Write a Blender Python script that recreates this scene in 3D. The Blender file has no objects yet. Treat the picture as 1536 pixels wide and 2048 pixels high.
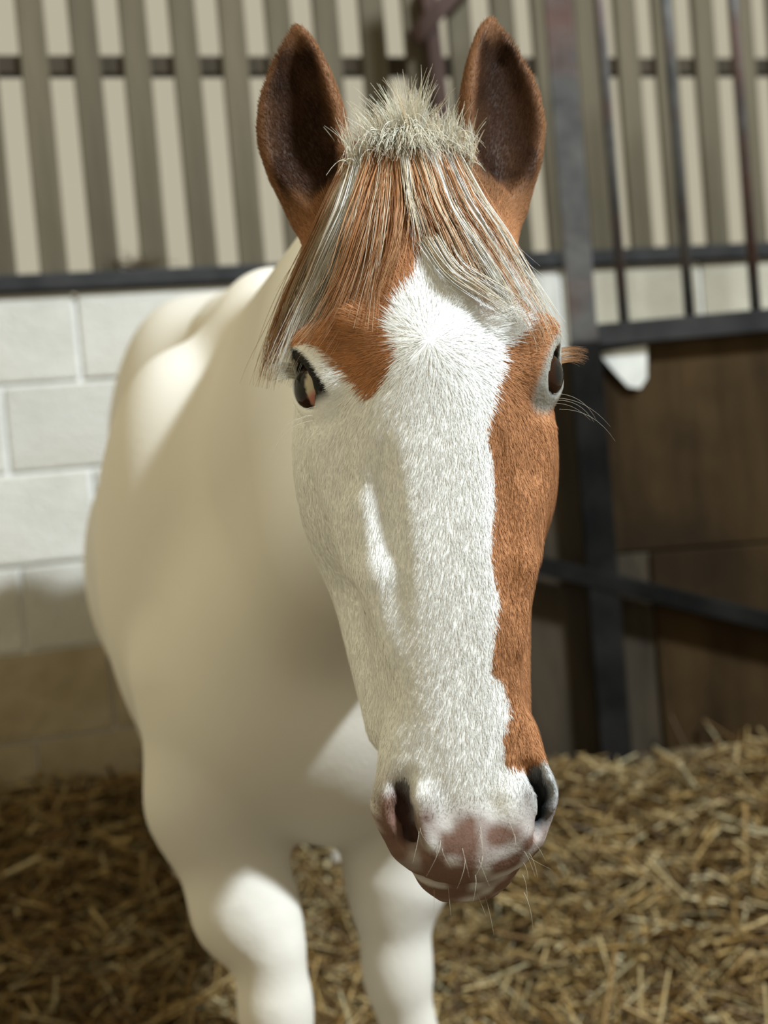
import bpy, math, random
import numpy as np
from mathutils import Vector, Matrix
from mathutils.bvhtree import BVHTree

random.seed(7)
rng = np.random.default_rng(7)
scene = bpy.context.scene
COL = scene.collection

# ------------------------------------------------------------------ camera
FPX = 2958.0                                   # focal length in pixels of the 1536x2048 frame
ROLL, PITCH = math.radians(4.86), math.radians(2.9)
CAM = np.array([0, 0, 1.25])
_up = np.array([0, math.sin(PITCH), math.cos(PITCH)])
_x = np.array([1.0, 0, 0])
CF = np.array([0, math.cos(PITCH), -math.sin(PITCH)])
CR = math.cos(ROLL) * _x - math.sin(ROLL) * _up
CU = math.sin(ROLL) * _x + math.cos(ROLL) * _up
cd = bpy.data.cameras.new('camera')
cam = bpy.data.objects.new('camera', cd)
COL.objects.link(cam)
cam.matrix_world = Matrix(((CR[0], CU[0], -CF[0], CAM[0]), (CR[1], CU[1], -CF[1], CAM[1]),
                           (CR[2], CU[2], -CF[2], CAM[2]), (0, 0, 0, 1)))
cd.sensor_fit = 'VERTICAL'
cd.sensor_height = 36.0
cd.lens = 36.0 * FPX / 2048.0
cd.dof.use_dof = True
cd.dof.focus_distance = 1.15
cd.dof.aperture_fstop = 4.6
cd.clip_start = 0.05
scene.camera = cam

# ------------------------------------------------------------------ world, lamp, exposure
world = bpy.data.worlds.new('overcast')
scene.world = world
world.use_nodes = True
world.node_tree.nodes['Background'].inputs[0].default_value = (0.50, 0.46, 0.345, 1)
world.node_tree.nodes['Background'].inputs[1].default_value = 0.95

def aim(o, target):
    d = Vector(target) - o.location
    o.rotation_euler = d.to_track_quat('-Z', 'Y').to_euler()

ld = bpy.data.lights.new('yard_floodlight', 'AREA')
ld.shape = 'RECTANGLE'
ld.size, ld.size_y = 0.7, 0.35
ld.energy = 1000
ld.color = (0.85, 0.945, 1.0)
lamp = bpy.data.objects.new('yard_floodlight', ld)
COL.objects.link(lamp)
lamp.location = (3.95, -0.50, 6.25)
aim(lamp, (-0.2, 2.2, 1.2))

vs = scene.view_settings
vs.view_transform = 'Standard'
vs.look = 'None'
vs.exposure = 0.0
vs.gamma = 1.0
vs.use_curve_mapping = False

# ------------------------------------------------------------------ helpers
def mesh_np(name, verts, quads=None, tris=None, smooth=True):
    me = bpy.data.meshes.new(name)
    verts = np.asarray(verts, np.float32)
    nq = 0 if quads is None else len(quads)
    nt = 0 if tris is None else len(tris)
    me.vertices.add(len(verts))
    me.vertices.foreach_set('co', verts.ravel())
    idx = []
    if nq: idx.append(np.asarray(quads, np.int32).ravel())
    if nt: idx.append(np.asarray(tris, np.int32).ravel())
    idx = np.concatenate(idx)
    me.loops.add(len(idx))
    me.loops.foreach_set('vertex_index', idx)
    starts = np.concatenate([np.arange(nq) * 4, nq * 4 + np.arange(nt) * 3]).astype(np.int32)
    me.polygons.add(nq + nt)
    me.polygons.foreach_set('loop_start', starts)
    me.update(calc_edges=True)
    me.validate()
    me.polygons.foreach_set('use_smooth', np.full(len(me.polygons), smooth, dtype=bool))
    return me

def add_color(me, cols, name='Col'):
    at = me.color_attributes.new(name, 'FLOAT_COLOR', 'POINT')
    c = np.ones((len(me.vertices), 4), np.float32)
    c[:, :3] = cols
    at.data.foreach_set('color', c.ravel())

def link(name, me, mat=None, parent=None):
    o = bpy.data.objects.new(name, me)
    COL.objects.link(o)
    if mat is not None and len(me.materials) == 0:
        me.materials.append(mat)
    if parent is not None:
        o.parent = parent
    return o

def tag(o, label=None, cat=None, group=None, kind=None):
    if label: o['label'] = label
    if cat: o['category'] = cat
    if group: o['group'] = group
    if kind: o['kind'] = kind
    return o

def empty(name, loc=(0, 0, 0)):
    o = bpy.data.objects.new(name, None)
    COL.objects.link(o)
    o.location = loc
    return o

def srgb(r, g, b):
    f = lambda v: (v / 255 / 12.92) if v <= 10 else ((v / 255 + 0.055) / 1.055) ** 2.4
    return np.array([f(r), f(g), f(b)])

def box_mesh(name, center, ex, ey, ez, hx, hy, hz, bev=0.0):
    """box with own axes; bevelled edges when bev > 0"""
    import bmesh
    bm = bmesh.new()
    bmesh.ops.create_cube(bm, size=2.0)
    for v in bm.verts:
        v.co = Vector((v.co.x * hx, v.co.y * hy, v.co.z * hz))
    if bev > 0:
        bmesh.ops.bevel(bm, geom=list(bm.edges), offset=bev, segments=2, affect='EDGES', profile=0.6)
    M = Matrix(((ex[0], ey[0], ez[0], center[0]), (ex[1], ey[1], ez[1], center[1]),
                (ex[2], ey[2], ez[2], center[2]), (0, 0, 0, 1)))
    bm.transform(M)
    if M.to_3x3().determinant() < 0:
        bmesh.ops.reverse_faces(bm, faces=bm.faces)
    me = bpy.data.meshes.new(name)
    bm.to_mesh(me)
    bm.free()
    return me

def tube_mesh(name, A, B, r, n=10, r2=None):
    A = np.array(A, float); B = np.array(B, float)
    d = (B - A) / np.linalg.norm(B - A)
    s = np.cross(d, [0.3, 0.9, 0.2]); s /= np.linalg.norm(s)
    t = np.cross(d, s)
    r2 = r if r2 is None else r2
    th = np.arange(n) * 2 * np.pi / n
    ring = np.cos(th)[:, None] * s + np.sin(th)[:, None] * t
    v = np.concatenate([A + ring * r, B + ring * r2, [A], [B]])
    i = np.arange(n); j = (i + 1) % n
    q = np.stack([i, j, j + n, i + n], 1)
    tr = np.concatenate([np.stack([j, i, np.full(n, 2 * n)], 1), np.stack([i + n, j + n, np.full(n, 2 * n + 1)], 1)])
    return mesh_np(name, v, q, tr)

# ---- materials
def new_mat(name):
    m = bpy.data.materials.new(name)
    m.use_nodes = True
    return m, m.node_tree.nodes, m.node_tree.links, m.node_tree.nodes['Principled BSDF']

def noise_mat(name, c1, c2, scale=8.0, rough=0.8, bump=0.2, detail=6.0, stretch=(1, 1, 1), metallic=0.0, c3=None, scale3=1.5, amt3=0.5, bscale=None, spec=0.3, random=0.0):
    m, N, L, bs = new_mat(name)
    tc = N.new('ShaderNodeTexCoord')
    mp = N.new('ShaderNodeMapping')
    mp.inputs['Scale'].default_value = stretch
    L.new(tc.outputs['Object'], mp.inputs['Vector'])
    nz = N.new('ShaderNodeTexNoise')
    nz.inputs['Scale'].default_value = scale
    nz.inputs['Detail'].default_value = detail
    L.new(mp.outputs[0], nz.inputs['Vector'])
    rp = N.new('ShaderNodeValToRGB')
    rp.color_ramp.elements[0].position = 0.32
    rp.color_ramp.elements[1].position = 0.68
    rp.color_ramp.elements[0].color = (*c1, 1)
    rp.color_ramp.elements[1].color = (*c2, 1)
    L.new(nz.outputs['Fac'], rp.inputs['Fac'])
    out = rp.outputs['Color']
    if c3 is not None:
        n3 = N.new('ShaderNodeTexNoise')
        n3.inputs['Scale'].default_value = scale3
        n3.inputs['Detail'].default_value = 4
        L.new(tc.outputs['Object'], n3.inputs['Vector'])
        r3 = N.new('ShaderNodeMapRange')
        r3.inputs['From Min'].default_value = 0.5
        r3.inputs['From Max'].default_value = 0.7
        r3.inputs['To Max'].default_value = amt3
        L.new(n3.outputs['Fac'], r3.inputs['Value'])
        mx = N.new('ShaderNodeMix'); mx.data_type = 'RGBA'
        L.new(r3.outputs[0], mx.inputs['Factor'])
        L.new(out, mx.inputs[6])
        mx.inputs[7].default_value = (*c3, 1)
        out = mx.outputs[2]
    if random > 0:
        oi = N.new('ShaderNodeObjectInfo')
        mr = N.new('ShaderNodeMapRange')
        mr.inputs['To Min'].default_value = 1 - random
        mr.inputs['To Max'].default_value = 1 + random
        L.new(oi.outputs['Random'], mr.inputs['Value'])
        hs = N.new('ShaderNodeHueSaturation')
        L.new(mr.outputs[0], hs.inputs['Value'])
        L.new(out, hs.inputs['Color'])
        out = hs.outputs['Color']
    L.new(out, bs.inputs['Base Color'])
    bs.inputs['Roughness'].default_value = rough
    bs.inputs['Metallic'].default_value = metallic
    bs.inputs['Specular IOR Level'].default_value = spec
    if bump > 0:
        nb = N.new('ShaderNodeTexNoise')
        nb.inputs['Scale'].default_value = bscale or scale * 4
        nb.inputs['Detail'].default_value = 5
        L.new(mp.outputs[0], nb.inputs['Vector'])
        bp = N.new('ShaderNodeBump')
        bp.inputs['Strength'].default_value = bump
        bp.inputs['Distance'].default_value = 0.01
        L.new(nb.outputs['Fac'], bp.inputs['Height'])
        L.new(bp.outputs[0], bs.inputs['Normal'])
    return m

def attr_mat(name, rough=0.6, spec=0.3, sheen=0.0, bump=0.0, bscale=400.0, trans=0.0):
    # trans: share of light that passes through the strands
    m, N, L, bs = new_mat(name)
    a = N.new('ShaderNodeAttribute')
    a.attribute_name = 'Col'
    L.new(a.outputs['Color'], bs.inputs['Base Color'])
    bs.inputs['Roughness'].default_value = rough
    bs.inputs['Specular IOR Level'].default_value = spec
    bs.inputs['Sheen Weight'].default_value = sheen
    bs.inputs['Sheen Roughness'].default_value = 0.4
    if bump > 0:
        tc = N.new('ShaderNodeTexCoord')
        nb = N.new('ShaderNodeTexNoise')
        nb.inputs['Scale'].default_value = bscale
        nb.inputs['Detail'].default_value = 3
        L.new(tc.outputs['Object'], nb.inputs['Vector'])
        bp = N.new('ShaderNodeBump')
        bp.inputs['Strength'].default_value = bump
        bp.inputs['Distance'].default_value = 0.003
        L.new(nb.outputs['Fac'], bp.inputs['Height'])
        L.new(bp.outputs[0], bs.inputs['Normal'])
    if trans > 0:
        tr = N.new('ShaderNodeBsdfTranslucent')
        L.new(a.outputs['Color'], tr.inputs['Color'])
        mx = N.new('ShaderNodeMixShader')
        mx.inputs[0].default_value = trans
        L.new(bs.outputs[0], mx.inputs[1]); L.new(tr.outputs[0], mx.inputs[2])
        L.new(mx.outputs[0], N['Material Output'].inputs['Surface'])
    return m

M_block = noise_mat('painted_block', (0.46, 0.445, 0.405), (0.57, 0.555, 0.515), 5, 0.75, 0.5, bscale=90, c3=(0.36, 0.33, 0.27), scale3=2.2, amt3=0.6, random=0.05)
M_mortar = noise_mat('painted_mortar', (0.62, 0.62, 0.60), (0.72, 0.72, 0.70), 9, 0.8, 0.4)
M_beigeblock = noise_mat('beige_block', (0.33, 0.30, 0.235), (0.42, 0.39, 0.31), 5, 0.85, 0.5, bscale=90)  # darker, beiger blocks for the right part of the wall
M_cream = noise_mat('warm_bounce_cream', (0.56, 0.47, 0.31), (0.66, 0.56, 0.38), 2, 0.9, 0.1)  # tinted for warm bounce light off the added side wall
M_roof = noise_mat('warm_bounce_tan', (0.46, 0.37, 0.23), (0.56, 0.46, 0.30), 2, 0.9, 0.1)  # tinted for warm bounce light off the added roof
M_dirtshade = noise_mat('grimy_shaded_block', (0.27, 0.22, 0.14), (0.40, 0.34, 0.25), 5, 0.85, 0.5, c3=(0.20, 0.15, 0.08), scale3=4, amt3=0.8)  # low courses: dirt, with the horse's shadow also put into the colour
M_board = noise_mat('weathered_board', (0.066, 0.055, 0.034), (0.105, 0.088, 0.058), 4, 0.85, 0.4, stretch=(6, 6, 0.5), random=0.12)
M_steel = noise_mat('dark_steel', (0.012, 0.012, 0.013), (0.030, 0.029, 0.030), 12, 0.6, 0.1, metallic=0.0, spec=0.2)
M_galv = noise_mat('worn_grey_steel', (0.05, 0.05, 0.052), (0.10, 0.097, 0.095), 14, 0.55, 0.15, metallic=0.4, c3=(0.11, 0.045, 0.03), scale3=5, amt3=0.7)
M_black = noise_mat('black_post', (0.006, 0.006, 0.006), (0.016, 0.015, 0.014), 10, 0.9, 0.1, spec=0.03)
M_ply = noise_mat('old_plywood', (0.020, 0.011, 0.004), (0.050, 0.030, 0.012), 2.2, 0.7, 0.3, stretch=(5, 5, 0.8), c3=(0.010, 0.006, 0.003), scale3=3.0, amt3=0.7, random=0.1, spec=0.1)
M_timber = noise_mat('brown_timber', (0.024, 0.0175, 0.010), (0.050, 0.037, 0.023), 5, 0.85, 0.3, stretch=(4, 4, 0.7))
M_redwood = noise_mat('red_brown_timber', (0.035, 0.018, 0.014), (0.06, 0.032, 0.026), 5, 0.8, 0.2)
M_scrap = noise_mat('worn_white_sheet', (0.46, 0.46, 0.43), (0.66, 0.66, 0.63), 14, 0.7, 0.1)
M_bed = noise_mat('straw_litter', (0.04, 0.027, 0.012), (0.15, 0.11, 0.055), 14, 0.9, 1.0, detail=8, stretch=(1, 1, 1), c3=(0.025, 0.016, 0.007), scale3=3, amt3=0.8, bscale=60)
M_straw = attr_mat('straw_stalk', 0.55, 0.35)
M_body = attr_mat('horse_coat', 0.65, 0.15, 0.0, 0.2, 260)
M_fur = attr_mat('horse_hair', 0.8, 0.05, 0.0, trans=0.12)
M_lock = attr_mat('forelock_hair', 0.45, 0.3, 0.0, trans=0.35)

# ------------------------------------------------------------------ back wall
PSI = math.radians(19)
WD = np.array([math.cos(PSI), math.sin(PSI), 0])
WN = np.array([math.sin(PSI), -math.cos(PSI), 0])
W0 = np.array([-0.87, 3.6, 0])
UPV = np.array([0, 0, 1.0])
def wpt(s, z, out=0.0):
    return W0 + WD * s + UPV * z + WN * out

wall = link('wall_back', box_mesh('wall_back', wpt(1.2, 0.83, -0.08), WD, WN, UPV, 1.95, 0.072, 0.83), M_mortar)
tag(wall, 'white painted concrete block wall behind the horse', kind='structure')
rows = [(1.456, 1.668, 0.167), (1.241, 1.446, -0.028), (1.016, 1.231, 0.167), (0.804, 1.006, -0.028),
        (0.584, 0.797, 0.167), (0.30, 0.579, -0.028), (0.05, 0.295, 0.167)]
block_meshes = {}
for ri, (z0, z1, off) in enumerate(rows):
    k = -3
    while off + k * 0.44 < 3.1:
        jt = 0.006 if z1 > 0.8 else 0.003
        s0 = off + k * 0.44 + jt
        s1 = off + (k + 1) * 0.44 - jt
        k += 1
        if s1 < -0.75: continue
        s0 = max(s0, -0.74); s1 = min(s1, 3.12)
        if s1 - s0 < 0.05: continue
        key = (ri, round(s1 - s0, 3))
        if key not in block_meshes:
            block_meshes[key] = box_mesh('block', (0, 0, 0), WD, WN, UPV, (s1 - s0) / 2, 0.010, (z1 - z0) / 2, 0.005)
        mat = M_dirtshade if z1 < 0.8 else M_block if s0 < 1.35 else M_beigeblock
        key += (mat.name,)
        if key not in block_meshes:
            block_meshes[key] = block_meshes[key[:2]].copy()
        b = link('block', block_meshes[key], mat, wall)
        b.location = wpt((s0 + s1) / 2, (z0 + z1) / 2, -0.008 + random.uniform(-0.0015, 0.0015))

ledge = link('wall_ledge', box_mesh('wall_ledge', wpt(1.2, 1.694, -0.03), WD, WN, UPV, 1.95, 0.055, 0.020, 0.004), M_steel)
ledge.name = 'trim_1'
tag(ledge, 'dark steel ledge along the top of the block wall', kind='structure')

cladding = empty('wall_cladding', wpt(1.2, 1.715, -0.05))
tag(cladding, 'spaced vertical boards with daylight gaps above the block wall', kind='structure')
PER = 0.126
bm_ = box_mesh('board', (0, 0, 0), WD, WN, UPV, 0.0335, 0.011, 0.60, 0.002)
for k in range(-7, 24):
    s = 0.196 + PER * (k + 0.5)
    o = link('board', bm_, M_board, cladding)
    o.matrix_parent_inverse = cladding.matrix_world.inverted()
    o.parent = None
    o.location = wpt(s + random.uniform(-0.003, 0.003), 2.312, -0.045)
    o.rotation_euler.y = random.uniform(-0.004, 0.004)
    loc = o.location - cladding.location
    o.parent = cladding
    o.matrix_parent_inverse = Matrix.Identity(4)
    o.location = loc
for z in (2.236, 2.86):
    o = link('cross_rail', box_mesh('cross_rail', wpt(1.2, z, -0.082) - np.array(cladding.location), WD, WN, UPV, 1.95, 0.025, 0.022, 0.002), M_timber, cladding)

# timber bracing fixed in front of the boarding, between the ears
brace = empty('timber_brace', wpt(1.15, 2.1, 0.02))
tag(brace, 'dark red-brown timber brace seen between the ears', 'brace')
def in_parent(o, par):
    o.parent = par
    o.location = -par.location
def strut(name, A, B, hw, hd, mat, par, front):
    A = np.array(A, float); B = np.array(B, float)
    ez = (B - A) / np.linalg.norm(B - A)
    ex = np.cross(front, ez); ex /= np.linalg.norm(ex)
    ey = np.cross(ez, ex)
    o = link(name, box_mesh(name, (A + B) / 2, ex, ey, ez, hw, hd, np.linalg.norm(B - A) / 2, 0.003), mat)
    in_parent(o, par)
    return o
strut('upright', wpt(1.185, 1.717, 0.0), wpt(1.16, 2.42, 0.0), 0.020, 0.022, M_redwood, brace, WN)
strut('diagonal', wpt(1.10, 2.28, 0.03), wpt(1.30, 2.47, 0.03), 0.022, 0.014, M_redwood, brace, WN)

# ------------------------------------------------------------------ unseen barn roof and side wall, added to dim and warm the ambient
roof = link('ceiling_added', box_mesh('ceiling_added', (0, 2, 7.0), (1, 0, 0), (0, 1, 0), (0, 0, 1), 9, 9, 0.04), M_roof)
tag(roof, 'barn roof out of view, added to cut the sky light and bounce warm light', kind='structure')
wl = link('wall_left_added', box_mesh('wall_left_added', (-2.45, 1.0, 3.45), (1, 0, 0), (0, 1, 0), (0, 0, 1), 0.06, 4.6, 3.45), M_cream)
tag(wl, 'cream side wall out of view, added to block sky light and warm the shade', kind='structure')

# ------------------------------------------------------------------ partition gate on the right
GA = math.radians(-5)
GD = np.array([math.cos(GA), math.sin(GA), 0])
GN = np.array([math.sin(GA), -math.cos(GA), 0])
G0 = np.array([0.5017, 3.4888, 0])
def gpt(s, z, out=0.0):
    return G0 + GD * s + UPV * z + GN * out
gate = empty('stall_partition', gpt(0, 0))
tag(gate, 'dark stable partition with upright steel bars over brown plywood panels', 'partition')
def gbox(name, s0, s1, z0, z1, out, th, mat, bev=0.003):
    o = link(name, box_mesh(name, gpt((s0 + s1) / 2, (z0 + z1) / 2, out), GD, GN, UPV, (s1 - s0) / 2, th / 2, (z1 - z0) / 2, bev), mat)
    in_parent(o, gate)
    return o
gbox('post', -0.032, 0.032, 1.43, 2.75, 0.0, 0.06, M_galv)
gbox('lower_post', -0.036, 0.036, 0.0, 1.43, 0.006, 0.075, M_black)
gbox('top_rail', 0.032, 1.25, 1.418, 1.470, 0.0, 0.05, M_steel)
for k in range(7):
    s = 0.097 + 0.152 * k
    t = link('bar', tube_mesh('bar', gpt(s, 1.46, 0), gpt(s - 0.004, 2.75, 0), 0.0125, 12), M_galv)
    in_parent(t, gate)
gbox('backing_board', -0.60, 1.24, 0.0, 1.40, -0.050, 0.012, M_timber)
gbox('plywood_panel', 0.030, 0.115, 0.0, 0.925, -0.022, 0.016, M_timber)
gbox('plywood_panel', 0.030, 0.62, 0.93, 1.42, -0.020, 0.018, M_ply)
gbox('plywood_panel', 0.118, 0.62, 0.0, 0.925, -0.014, 0.018, M_ply)
gbox('plywood_panel', 0.625, 1.25, 0.0, 1.42, -0.018, 0.018, M_ply)
gbox('plywood_panel', -0.62, -0.034, 0.0, 1.30, -0.030, 0.018, M_timber)
strut('diagonal_brace', gpt(-0.45, 1.02, 0.03), gpt(0.75, 0.622, 0.03), 0.021, 0.016, M_black, gate, GN)
# worn white sheet scrap on the panel
sc = [(0.030, 1.405), (0.145, 1.410), (0.140, 1.335), (0.122, 1.312), (0.095, 1.318), (0.062, 1.36)]
sv = np.array([gpt(s, z, 0.001) for s, z in sc] + [gpt(s, z, 0.004) for s, z in sc])
n6 = len(sc)
import bmesh
bm = bmesh.new()
vv = [bm.verts.new(v) for v in sv]
bm.faces.new(vv[n6:]); bm.faces.new(vv[:n6][::-1])
for i in range(n6):
    bm.faces.new((vv[i], vv[(i + 1) % n6], vv[n6 + (i + 1) % n6], vv[n6 + i]))
bmesh.ops.recalc_face_normals(bm, faces=bm.faces)
me = bpy.data.meshes.new('sheet_scrap'); bm.to_mesh(me); bm.free()
scrap = link('sheet_scrap', me, M_scrap)
tag(scrap, 'torn white scrap of sheeting fixed to the plywood panel', 'scrap')

# hay caught on the ledge
n = 130
hp = np.array([wpt(0.335, 1.716, -0.01)]) + rng.normal(0, 1, (n, 3)) * [0.035, 0.012, 0.012]
hp[:, 2] = 1.718 + np.abs(hp[:, 2] - 1.716)
hd = rng.normal(0, 1, (n, 3)) * [1, 0.3, 0.55]; hd[:, 2] = np.abs(hd[:, 2]); hd /= np.linalg.norm(hd, axis=1)[:, None]
hs = np.cross(hd, [0.2, 1, 0.1]); hs /= np.linalg.norm(hs, axis=1)[:, None]
hl = rng.uniform(0.02, 0.05, n)[:, None]
ht = np.cross(hd, hs)
hv = np.stack([hp + hs * 0.0012, hp - hs * 0.0012, hp + ht * 0.0018, hp + hd * hl], 1).reshape(-1, 3)
hi = np.arange(n)[:, None] * 4
hm = mesh_np('hay_clump', hv, None, np.concatenate([np.concatenate([hi, hi + 1, hi + 3], 1), np.concatenate([hi + 1, hi + 2, hi + 3], 1), np.concatenate([hi + 2, hi, hi + 3], 1)]))
add_color(hm, np.tile(srgb(74, 60, 40), (n * 4, 1)))
hay = link('hay_clump', hm, M_straw)
tag(hay, 'small dark clump of hay caught on the steel ledge', 'hay', kind='stuff')

# ------------------------------------------------------------------ straw floor
def vnoise(x, y, s, seed=0):
    r = np.random.default_rng(100 + seed).random((64, 64))
    x = np.asarray(x) * s + 31.7; y = np.asarray(y) * s + 17.3
    i = np.floor(x).astype(int); j = np.floor(y).astype(int)
    u = x - i; v = y - j
    u = u * u * (3 - 2 * u); v = v * v * (3 - 2 * v)
    g = lambda a, b: r[a % 64, b % 64]
    return (g(i, j) * (1 - u) + g(i + 1, j) * u) * (1 - v) + (g(i, j + 1) * (1 - u) + g(i + 1, j + 1) * u) * v
def floor_z(x, y):
    x = np.asarray(x, float); y = np.asarray(y, float)
    dw = (x - W0[0]) * WN[0] + (y - W0[1]) * WN[1]
    dg = np.where(x > 0.25, (x - G0[0]) * GN[0] + (y - G0[1]) * GN[1], 9)
    d = np.minimum(dw, np.maximum(dg, 0) + 0.02)
    t = np.clip(1 - d / 1.0, 0, 1.05)
    return 0.11 + 0.31 * t ** 1.3 + 0.05 * vnoise(x, y, 4) + 0.025 * vnoise(x, y, 13, 1)
gx = np.linspace(-2.2, 2.4, 140); gy = np.linspace(-0.6, 4.6, 150)
X, Y = np.meshgrid(gx, gy, indexing='ij')
Z = floor_z(X, Y)
vid = np.arange(X.size).reshape(X.shape)
q = np.stack([vid[:-1, :-1], vid[1:, :-1], vid[1:, 1:], vid[:-1, 1:]], -1).reshape(-1, 4)
floor = link('floor', mesh_np('floor', np.stack([X, Y, Z], -1).reshape(-1, 3), q), M_bed)
tag(floor, 'stable floor under deep straw litter', kind='structure')

def straw_mesh(n):
    V = []; Q = []; Cc = []
    x = rng.uniform(-1.7, 1.7, n * 2); y = rng.uniform(2.2, 4.5, n * 2)
    dw = (x - W0[0]) * WN[0] + (y - W0[1]) * WN[1]
    ok = dw > 0.06
    dg = (x - G0[0]) * GN[0] + (y - G0[1]) * GN[1]
    ok &= ~((x > -0.15) & (dg < 0.07))
    x = x[ok][:n]; y = y[ok][:n]
    n = len(x)
    z = floor_z(x, y) + rng.uniform(-0.004, 0.035, n)
    L = rng.uniform(0.06, 0.27, n)
    az = rng.uniform(0, 2 * np.pi, n); el = rng.normal(0.05, 0.28, n)
    el = np.where(rng.random(n) < 0.09, rng.uniform(0.3, 1.15, n), el)
    d = np.stack([np.cos(az) * np.cos(el), np.sin(az) * np.cos(el), np.sin(el)], 1)
    s = np.cross(d, [0, 0, 1.0]); s /= np.linalg.norm(s, axis=1)[:, None]
    t = np.cross(s, d)
    r = rng.uniform(0.0015, 0.0038, n)
    big = rng.random(n) < 0.08
    r[big] *= 1.5; L[big] *= 1.4
    c0 = np.stack([x, y, z], 1)
    A = c0 - d * L[:, None] * 0.5; B = c0 + d * L[:, None] * 0.5
    mid = c0 + t * (L * rng.normal(0, 0.05, n))[:, None]
    # keep stalk ends above the litter
    for Pp in (A, B):
        Pp[:, 2] = np.maximum(Pp[:, 2], floor_z(Pp[:, 0], Pp[:, 1]) - 0.01)
    rings = []
    for Pp in (A, mid, B):
        for k in range(3):
            th = k * 2.0944
            rings.append(Pp + (s * math.cos(th) + t * math.sin(th)) * r[:, None])
    V = np.stack(rings, 1).reshape(-1, 3)
    base = np.arange(n)[:, None] * 9
    fq = []
    for lv in (0, 3):
        for k in range(3):
            a = lv + k; b = lv + (k + 1) % 3
            fq.append(np.concatenate([base + a, base + b, base + b + 3, base + a + 3], 1))
    Q = np.concatenate(fq)
    pal = np.array([srgb(196, 172, 122), srgb(176, 146, 92), srgb(150, 118, 66), srgb(205, 190, 150), srgb(118, 88, 46), srgb(90, 66, 34)])
    c = pal[rng.choice(6, n, p=[.18, .24, .22, .08, .18, .10])] * rng.uniform(0.38, 0.92, n)[:, None]
    return mesh_np('straw', V, Q), np.repeat(c, 9, 0)
me, cc = straw_mesh(22000)
add_color(me, cc)
straw = link('straw_bedding', me, M_straw)
tag(straw, 'loose golden straw bedding covering the stable floor', 'straw', kind='stuff')

# ------------------------------------------------------------------ horse: signed-distance sculpt -> one continuous body mesh
HO = np.array([0.04377, 1.20367, 1.29211])          # point between the eyes
HR = np.array([0.99705, 0.07296, -0.02381])         # to the picture's right across the head
HN = np.array([0.07645, -0.97137, 0.22495])         # out of the face
HU = np.array([0.00671, 0.22611, 0.97408])          # towards the poll
def hpt(a, b, c):
    """head coordinates in cm -> world"""
    return HO + (HR * a + HN * b + HU * c) * 0.01

def axis(segs):
    out = []
    for a, b, h in segs:
        n = max(2, int(round((b - a) / h)))
        out.append(np.linspace(a, b, n, endpoint=False))
    out.append([segs[-1][1]])
    return np.concatenate(out).astype(np.float32)
FH = 0.0030
GX = axis([(-0.72, -0.16, 0.012), (-0.16, -0.085, 0.007), (-0.085, 0.185, FH), (0.185, 0.26, 0.008), (0.26, 0.34, 0.012)])
GY = axis([(1.045, 1.345, FH), (1.345, 1.42, 0.006), (1.42, 1.7, 0.010), (1.7, 2.4, 0.012), (2.4, 3.62, 0.017)])
GZ = axis([(0.02, 0.60, 0.012), (0.60, 0.86, 0.009), (0.86, 1.655, FH), (1.655, 1.72, 0.01)])
V = np.full((len(GX), len(GY), len(GZ)), 0.3, np.float32)

def sub(lo, hi):
    sl = []
    for g, a, b in zip((GX, GY, GZ), lo, hi):
        i = int(np.searchsorted(g, a)); j = int(np.searchsorted(g, b))
        sl.append(slice(max(i - 1, 0), min(j + 1, len(g))))
    return tuple(sl)
def grid(sl):
    return GX[sl[0]][:, None, None], GY[sl[1]][None, :, None], GZ[sl[2]][None, None, :]
def smin(a, b, k):
    h = np.maximum(k - np.abs(a - b), 0) / k
    return np.minimum(a, b) - h * h * (k * 0.25)
def local(sl, C, e):
    x, y, z = grid(sl)
    x = x - np.float32(C[0]); y = y - np.float32(C[1]); z = z - np.float32(C[2])
    return [x * np.float32(v[0]) + y * np.float32(v[1]) + z * np.float32(v[2]) for v in e]
def merge(sl, d, k, op):
    if op == 'add':
        V[sl] = smin(V[sl], d, k)
    else:
        V[sl] = -smin(-V[sl], d, k)
def ell(C, r, k=0.03, e=None, op='add'):
    """ellipsoid, radii along axes e"""
    e = np.eye(3) if e is None else np.array(e)
    C = np.array(C); r = np.array(r, float)
    ext = np.sqrt(((e * r[:, None]) ** 2).sum(0)) + k * 1.2 + 0.006
    sl = sub(C - ext, C + ext)
    p = local(sl, C, e)
    k0 = np.sqrt(sum((pi / np.float32(ri)) ** 2 for pi, ri in zip(p, r)))
    k1 = np.sqrt(sum((pi / np.float32(ri * ri)) ** 2 for pi, ri in zip(p, r))) + 1e-6
    merge(sl, k0 * (k0 - 1) / k1, np.float32(k), op)
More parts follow.
